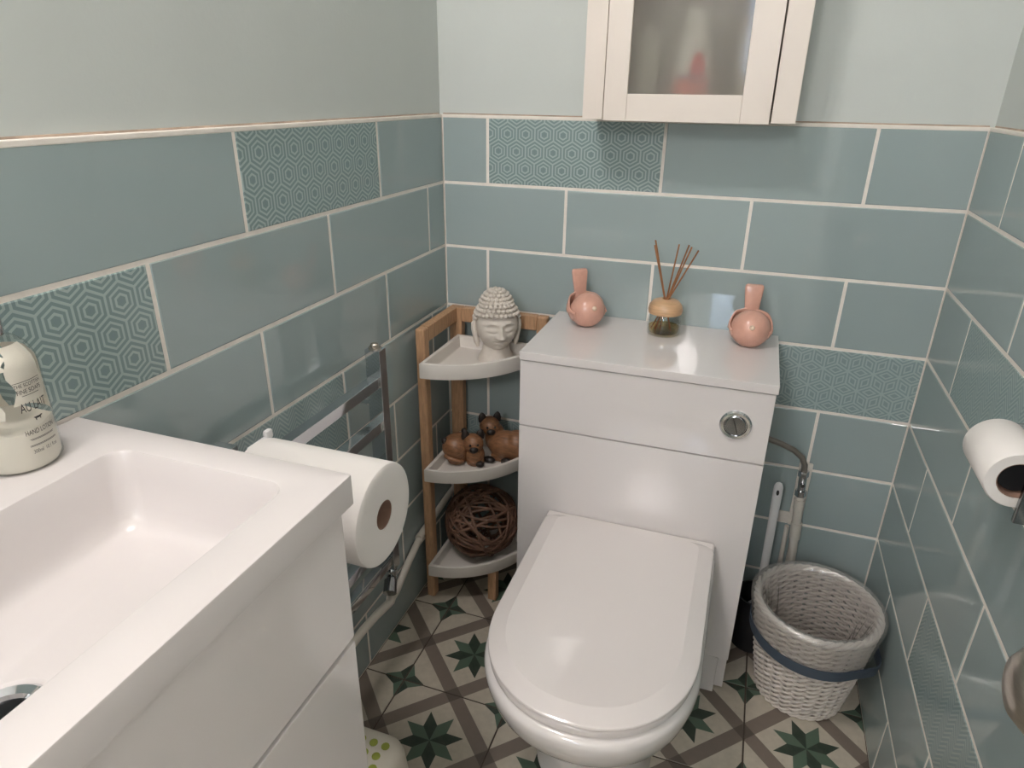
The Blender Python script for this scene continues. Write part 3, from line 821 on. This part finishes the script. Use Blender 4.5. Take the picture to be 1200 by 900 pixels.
# ------------------------------------------------------------------ pink ceramic birds
def bird(loc, rz, label):
    b = thing('ceramic_bird', label, 'figurine', loc, rz, None)
    # local: breast towards -Y, tail towards +Y
    NU, NV = 48, 36; rings = []
    for i in range(1, NV):
        ph = -PI/2+PI*i/NV; row = []
        for j in range(NU):
            th = 2*PI*j/NU
            d = Vector((math.cos(ph)*math.cos(th), math.cos(ph)*math.sin(th), math.sin(ph)))
            q = Vector((d.x*.0405, d.y*.040-.003, d.z*.0395))
            q.z = max(q.z, -.0365)
            back = max(0., min(1., (q.y-.002)/.012))
            if q.z > .004: q.z -= (q.z-.004)*back*.85
            q.z += .0368; row.append(tuple(q))
        rings.append(row)
    obj('body', MB().loft(rings), PINK, b, local=True, smooth=55)
    obj('cavity_shade', MB().ball((0, .019, .0425), (.032, .019, .0035), 24, 8), DARKIN, b, local=True)  # dark cap laid in the pit as painted shade
    g = []                                                          # wing and back wall: a raised cup round the rear
    for i in range(10):
        v = i/9; row = []
        for k in range(33):
            th = rad(-30+240*k/32); sn = max(0, math.sin(th))
            end = min(1, min(k, 32-k)/5)
            top = .046+.0245*sn**.8+.004*math.exp(-((abs(math.cos(th))-.85)/.2)**2); bot = .010+.016*(1-end)
            z = bot+(top-bot)*v*(.55+.45*end)
            r_ = (.0405+.0065*math.sin(PI*min(1, .25+.6*v)))*(1-.10*max(0, z-.045)/.03)
            if z < .034: r_ = min(r_, .0405*math.sqrt(max(.05, 1-((z-.0368)/.0395)**2))+.002+.002*v)
            row.append((r_*math.cos(th), r_*math.sin(th)-.001, z))
        g.append(row)
    o = obj('wings', MB().loft(g, False, False, False), PINK, b, local=True, smooth=60)
    sm = o.modifiers.new('thick', 'SOLIDIFY'); sm.thickness = .0034; sm.offset = -1
    tl = []
    for z, w, y in ((.046, .0145, .036), (.062, .0145, .038), (.080, .0158, .041), (.098, .0180, .044), (.112, .0192, .0465), (.1165, .0185, .048), (.1185, .016, .0487)):
        ro = []
        for x_, y_ in rrect(0, y, w, .0042, .004, 3): ro.append((x_, y_, z))
        tl.append(ro)
    obj('tail', MB().loft(tl), PINK, b, local=True)
    obj('beak', MB().ball((0, -.0405, .050), (.0055, .0055, .0052), 12, 8), BEAK, b, local=True)
    return b
bird((.386, -.082, UZ+.0003), rad(38), 'pink ceramic bird standing beside the stone head')
bird((.742, -.086, UZ+.0003), rad(4), 'pink ceramic bird standing above the flush button')

# ------------------------------------------------------------------ reed diffuser
JP = (.5615, -.078, UZ+.0003)
rd = thing('reed_diffuser', 'glass reed diffuser with turned wooden cap and brown reeds between the birds', 'diffuser', JP)
obj('jar', MB().lathe([(.027, 0), (.0325, .0015), (.0335, .006), (.0335, .03), (.031, .042), (.029, .047), (.0265, .047), (.0285, .041), (.0308, .029), (.0308, .008), (.029, .0055), (.002, .005)], 48, JP, cap0=True, cap1=True, sx=1.08, sy=1.08), JARG, rd)
obj('perfume_oil', MB().lathe([(.0285, .0056), (.0304, .0085), (.0306, .018)], 40, JP, sx=1.08, sy=1.08), OIL, rd)
obj('cap', MB().lathe([(.030, .0472), (.0335, .0485), (.0345, .056), (.0325, .066), (.026, .0745), (.016, .0788), (.0085, .0795), (.0075, .078), (.0075, .06)], 48, JP, sx=1.08, sy=1.08), CORKW, rd)
rr_ = random.Random(5)
for (dx, dy, tx, ty, tz) in ((-.003, 0, -.034, -.012, .206), (-.004, .002, -.037, .006, .192), (0, .003, .014, .004, .198), (.003, .001, .041, -.004, .196), (.004, -.001, .056, -.014, .192), (.002, .002, .034, .010, .197)):
    p1 = Vector((JP[0]+tx, JP[1]+ty, JP[2]+tz)); pm = Vector((JP[0]+dx, JP[1]+dy, JP[2]+.078))
    d_ = (pm-p1).normalized(); p0 = pm+d_*((JP[2]+.0072-pm.z)/d_.z)
    obj('reed', MB().tube([p0, pm, p1], .0017, 7), REED, rd)

# ------------------------------------------------------------------ wall cabinet
CX0, CX1, CYF, CZ0, CZ1 = .365, .762, -.125, 1.2175, 1.82
cb = thing('wall_cabinet', 'white wall cabinet with a frosted glass door above the cistern unit', 'cabinet', ((CX0+CX1)/2, -.06, CZ0))
for (a, b) in ((CX0, CX0+.018), (CX1-.018, CX1)):
    obj('side_panel', MB().box(a, b, CYF+.002, PT-.0005, CZ0, CZ1, .001), CABW, cb)
obj('base_panel', MB().box(CX0+.018, CX1-.018, CYF+.02, PT-.001, CZ0+.004, CZ0+.022), CABIN, cb)
obj('top_panel', MB().box(CX0-.012, CX1+.012, CYF-.012, PT-.0005, CZ1, CZ1+.02, .002), CABW, cb)
obj('back_panel', MB().box(CX0+.018, CX1-.018, PT-.006, PT-.001, CZ0+.022, CZ1), CABIN, cb)
obj('inner_shelf', MB().box(CX0+.019, CX1-.019, CYF+.025, PT-.007, CZ0+.30, CZ0+.312), CABIN, cb)
D0, D1 = .4075, .7165
for (a, b) in ((CX0, D0-.002), (D1+.003, CX1)):
    obj('face_stile', MB().box(a, b, CYF-.002, CYF+.016, CZ0, CZ1, .001), CABW, cb)
dr = obj('door', MB().box(D0, D0+.045, CYF-.006, CYF+.012, CZ0-.002, CZ1-.004, .0012).box(D1-.052, D1, CYF-.006, CYF+.012, CZ0-.002, CZ1-.004, .0012)
         .box(D0+.045, D1-.052, CYF-.0055, CYF+.0115, CZ0-.002, CZ0+.047, .001).box(D0+.045, D1-.052, CYF-.0055, CYF+.0115, CZ1-.054, CZ1-.004, .001), CABW, cb)
obj('glass_pane', MB().box(D0+.0445, D1-.0515, CYF+.001, CYF+.005, CZ0+.0465, CZ1-.0535), FROST, dr)
obj('door_knob', MB().lathe([(.006, 0), (.006, .01), (.013, .016), (.012, .024), (.004, .027)], 20, M=Matrix.Translation((D0+.022, CYF-.006, CZ0+.33)) @ Matrix.Rotation(rad(90), 4, 'X')), CHROME, dr)
# things inside the cabinet
PWHITE = mat('bottle_white', (240, 238, 232), .35); PRED = mat('label_red', (226, 72, 74), .4); PPINK = mat('label_pink', (240, 150, 140), .4); PVIO = mat('label_violet', (120, 100, 140), .4)
CB = CZ0+.0223
q = (.566, -.083, CB)
w1 = thing('spray_bottle', 'white bottle with red drop label inside the frosted wall cabinet', 'bottle', q)
obj('body', MB().lathe([(.036, 0), (.0385, .004), (.0385, .05), (.036, .08), (.029, .115), (.0225, .14)], 32, q, sy=.7), PWHITE, w1)
obj('cap', MB().lathe([(.0225, .1402), (.0225, .163), (.019, .169), (.004, .170)], 24, q, sy=.8), PWHITE, w1)
def wrap(z0, z1, a0, a1, rf, mtl, nm, shape=None):
    g = []
    for i in range(9):
        t = i/8; z = z0+(z1-z0)*t; w_ = shape(t) if shape else 1
        am, ah = (a0+a1)/2, (a1-a0)/2*w_
        g.append([(q[0]+(rf(z)+.0006)*math.cos(rad(am+ah*(j/8*2-1))), q[1]+(rf(z)*.7+.0006)*math.sin(rad(am+ah*(j/8*2-1))), q[2]+z) for j in range(9)])
    return obj(nm, MB().loft(g, False, False, False), mtl, w1)
rfun = lambda z: .0385 if z < .05 else (.0385-(z-.05)*.0833 if z < .08 else .036-(z-.08)*.2)
wrap(.004, .052, -145, -35, rfun, PPINK, 'label')
wrap(.004, .018, -130, -60, rfun, PRED, 'label_band')
wrap(.052, .058, -140, -40, rfun, PVIO, 'label_stripe')
wrap(.058, .100, -95, -50, rfun, PRED, 'drop_mark', lambda t: max(.03, math.sin(PI*min(1, .25+.75*t))**.8))
q2 = (.470, -.045, CB)
w2 = thing('lotion_tube', 'pale upright tube behind the frosted glass beside the red drop bottle', 'bottle', q2)
obj('body', MB().lathe([(.028, 0), (.028, .10), (.024, .118), (.012, .13)], 24, q2), mat('tube_pale', (222, 220, 208), .4), w2)
obj('cap', MB().lathe([(.012, .1302), (.012, .15), (.009, .152)], 20, q2), PWHITE, w2)
q3 = (.668, -.050, CB)
w3 = thing('jar_with_lid', 'tall pale container behind the frosted glass by the cabinet stile', 'bottle', q3)
obj('body', MB().lathe([(.030, 0), (.031, .003), (.031, .125), (.028, .13)], 24, q3), mat('tub_pale', (226, 218, 206), .4), w3)
obj('cap', MB().lathe([(.029, .1302), (.029, .158), (.026, .160)], 24, q3), mat('tub_lid', (196, 176, 150), .4), w3)

# ------------------------------------------------------------------ waste basket
BB, BT, BRB, BRT, BH = Vector((.966, -.212, 0)), Vector((.961, -.245, 0)), .087, .122, .278
def bpos(t, th, dr=0.):
    c = BB.lerp(BT, t); r = BRB+(BRT-BRB)*(t**.8)+dr
    return Vector((c.x+r*math.cos(th), c.y+r*math.sin(th), .004+t*(BH-.004)-.02*t*math.sin(th)*0))
wk = thing('waste_basket', 'white wicker waste basket in the corner by the cistern unit', 'basket', (BB.x, BB.y, 0))
NS = 26; wm = MB(); ROWS = 16
for i in range(ROWS):
    t = .035+.885*i/(ROWS-1)
    for k in range(2):
        pts = []
        for j in range(NS*6):
            th = 2*PI*j/(NS*6); ph = (j/6+i+k)*PI
            p_ = bpos(t, th, .0044*math.cos(ph)); p_.z += .0038*math.sin(ph); pts.append(p_)
        wm.tube(pts, .0036, 6, closed=True)
wv = obj('woven_strands', wm, WICKERW, wk, smooth=60); wv['kind'] = 'stuff'
for j in range(NS):
    th = 2*PI*j/NS
    obj('stake', MB().tube([bpos(t, th, 0) for t in (0, .25, .5, .75, .97)], .0024, 6), WICKERW, wk)
rm = MB()
for k in range(3):
    pts = []
    for j in range(90):
        th = 2*PI*j/90; a = th*13+k*2*PI/3
        p_ = bpos(.975, th, .0045*math.cos(a)); p_.z += .0045*math.sin(a); pts.append(p_)
    rm.tube(pts, .0040, 6, closed=True)
obj('rim', rm, WICKERW, wk, smooth=60)
bs_ = MB().lathe([(.002, .006), (.086, .006), (.086, .010), (.002, .010)], 32, (BB.x, BB.y, 0))
obj('base', bs_, WICKERW, wk)
rm = MB()
for k in range(2):
    pts = []
    for j in range(90):
        th = 2*PI*j/90; a = th*15+k*PI
        p_ = bpos(.012, th, .003+.003*math.cos(a)); p_.z = .0068+.0032*math.sin(a); pts.append(p_)
    rm.tube(pts, .0034, 6, closed=True)
obj('foot_braid', rm, WICKERW, wk, smooth=60)
# liner bag folded over the rim
def wr(th, t): return .0026*math.sin(9*th+2*t)+.0024*math.sin(23*th+5*t+1)+.0016*math.sin(41*th+9*t)
g = []
for (t, dr, w_) in ((.70, .0085, 1), (.74, .0095, 1), (.80, .010, .8), (.88, .0115, .6), (.95, .0125, .5), (1.0, .012, .4), (1.025, .006, .3), (1.03, -.002, .3), (1.0, -.010, .5), (.9, -.0125, 1), (.75, -.0135, 1.8), (.55, -.0135, 2.2), (.35, -.0135, 2.2), (.15, -.015, 2.2), (.07, -.018, 2)):
    row = []
    for j in range(120):
        th = 2*PI*j/120
        tt = t
        if dr > .007 and t < .8: tt = t+.04*math.sin(th*2+.6)+.03*math.sin(5*th)
        e = wr(th, t)*w_
        row.append(bpos(tt, th, dr+(abs(e)*.6 if dr > 0 else -abs(e))))
    g.append(row)
g.append([Vector((BB.x+.03*math.cos(2*PI*j/120), BB.y+.03*math.sin(2*PI*j/120), .017+.004*math.sin(6*2*PI*j/120))) for j in range(120)])
tag(obj('bin_liner', MB().loft(g, False, True), FILM, smooth=60), 'clear crinkled plastic bag lining the white wicker basket', 'bin bag')
# blue grey band with a loop handle
g = []
for (dz, dr) in ((-.0125, .011), (.0125, .0130), (.0125, .0150), (-.0125, .0135), (-.0125, .011)):
    row = []
    for j in range(72):
        th = 2*PI*j/72; sag = .035*math.cos(th+1.1)
        bulge = .016*math.exp(-((((th+PI) % (2*PI))-PI+.50)/.24)**2)
        p_ = bpos(.70-sag, th, dr+.001+bulge); p_.z += dz; row.append(p_)
    g.append(row)
tag(obj('band', MB().loft(g, False, False), NAVY, wk, smooth=60), 'blue-grey band with a loop')

# ------------------------------------------------------------------ toilet brush
bp = (.856, -.098)
tb = thing('brush_pot', 'black plastic toilet brush pot between the cistern unit and basket', 'brush holder', (bp[0], bp[1], 0))
obj('pot', MB().lathe([(.040, .0005), (.046, .003), (.049, .13), (.050, .150), (.046, .150), (.044, .02), (.002, .015)], 32, (bp[0], bp[1], 0)), BLACKPL, tb)
br = thing('toilet_brush', 'white handled toilet brush standing in the black pot', 'brush', (bp[0], bp[1], .02))
hd = MB()
rings = []
for z, w_ in ((.13, .007), (.16, .0085), (.20, .0095), (.36, .0098), (.425, .0108), (.444, .010), (.452, .007), (.455, .002)):
    t_ = (z-.13)/.32; c_ = (bp[0]+.005-.004*t_, bp[1]+.012+.006*t_)
    rings.append([(c_[0]+w_*math.cos(2*PI*j/20), c_[1]+.6*w_*math.sin(2*PI*j/20), z) for j in range(20)])
obj('handle', MB().loft(rings), WHITEPL, br)
obj('hanging_hole', MB().loft([[(bp[0]+.001+.0032*math.cos(a), y_, .431+.0065*math.sin(a)) for a in [2*PI*j/16 for j in range(16)]] for y_ in (bp[1]+.0095, bp[1]+.0175)]), HOLE, br)
obj('bristles', MB().lathe([(.012, .025), (.033, .03), (.035, .09), (.018, .115), (.006, .13)], 24, (bp[0], bp[1], 0)), WHITEPL, br)

# ------------------------------------------------------------------ water supply
ws = thing('water_supply', 'white painted water pipe with small valve beside the cistern unit', 'pipe', (.917, -.02, 0))
obj('pipe', MB().tube([(.9265, -.018, .001), (.922, -.018, .24), (.913, -.018, .40)], .0105, 14), PIPEW, ws)
obj('pipe_joint', MB().tube([(.9205, -.018, .275), (.9185, -.018, .32)], .0125, 14), PIPEW, ws)
obj('pipe_joint', MB().tube([(.9155, -.018, .36), (.9145, -.018, .385)], .0125, 14), PIPEW, ws)
obj('second_pipe', MB().tube([(.902, -.010, .001), (.900, -.010, .30)], .0055, 10), PIPEW, ws)
vv = obj('isolating_valve', MB().tube([(.9135, -.018, .395), (.9130, -.018, .410)], .013, 6).tube([(.9130, -.018, .410), (.9115, -.018, .452)], .009, 14).tube([(.9112, -.018, .447), (.9105, -.018, .462)], .012, 6), CHROME, ws)
obj('valve_screw', MB().tube([(.912, -.028, .43), (.912, -.034, .43)], .005, 12), DCHROME, vv)
obj('flexible_hose', MB().tube([(.9105, -.018, .460), (.909, -.019, .478), (.900, -.021, .497), (.880, -.024, .514), (.850, -.028, .527), (.822, -.03, .535), (.8035, -.03, .539)], .0068, 12), GREYHOSE, ws)
obj('filler_patch', MB().box(.872, .907, -.0035, .0012, .305, .335, .003, M=None).box(.900, .930, -.003, .0012, .30, .475, .003), CAULK, ws)

# ------------------------------------------------------------------ step stool
SX0, SX1, SY0, SY1, SZ = .07, .268, -1.028, -.782, .2
so = thing('step_stool', 'cream plastic step stool with lime green grip dots on the floor', 'step stool', ((SX0+SX1)/2, (SY0+SY1)/2, 0))
scx, scy, shx, shy = (SX0+SX1)/2, (SY0+SY1)/2, (SX1-SX0)/2, (SY1-SY0)/2
rings = []
for z, o_, in ((.001, -.016), (.012, -.015), (.10, -.007), (.180, -.001), (.193, .002), (.1985, .007), (.2, .014)):
    rings.append([(x, y, z) for x, y in rrect(scx, scy, shx-o_, shy-o_, .035, 6)])
obj('body', MB().loft(rings), STOOLW, so)
for i in range(6):
    for j in range(9):
        x = SX1-.034-i*.0235-(.006 if j % 2 else 0); y = SY1-.030-j*.0225
        obj('grip_dot', MB().lathe([(.0075, .1995), (.0075, .2012), (.0060, .2016), (.001, .2014)], 12, (x, y, 0)), LIME, so)

# ------------------------------------------------------------------ toilet paper on the right wall
PX, PY, PZ = 1.045, -.71, .862
tp = thing('toilet_roll', 'nearly finished white toilet roll hanging on the right wall holder', 'toilet roll', (PX, PY+.05, PZ-.036))
TM = Matrix.Translation((PX, PY, PZ)) @ Matrix.Rotation(rad(-90), 4, 'X')
obj('paper', MB().lathe([(.0225, 0), (.034, 0), (.0355, .002), (.0355, .096), (.034, .098), (.0225, .098), (.0225, 0)], 48, M=TM, cap0=False, cap1=False), PAPER, tp)
obj('core', MB().lathe([(.0222, .001), (.0222, .097), (.0212, .097), (.0212, .001), (.0222, .001)], 32, M=TM, cap0=False, cap1=False), CARD, tp)
th_ = thing('toilet_roll_holder', 'dark chrome toilet roll holder fixed to the tiled wall', 'holder', (RW-.005, PY+.05, PZ))
obj('wall_plate', MB().box(RW-.010, RW-.0005, PY+.095, PY+.145, PZ-.005, PZ+.045, .002), DCHROME, th_)
obj('arm', MB().tube([(RW-.008, PY+.12, PZ+.02), (PX+.012, PY+.118, PZ+.016), (PX, PY+.120, PZ+.012)], .006, 12), CHROME, th_)
obj('shade_spindle', MB().tube([(PX, PY+.116, PZ+.001), (PX, PY+.010, PZ+.001)], .0190, 24), BLACKPL, th_)  # wide black spindle, its colour standing in for shade inside the core
obj('rod', MB().tube([(PX+.012, PY+.010, PZ+.004), (PX+.012, PY-.007, PZ+.004)], .005, 12), CHROME, th_)
obj('end_flap', MB().box(PX+.002, PX+.036, PY-.014, PY-.006, PZ-.048, PZ+.020, .0015), DCHROME, th_)
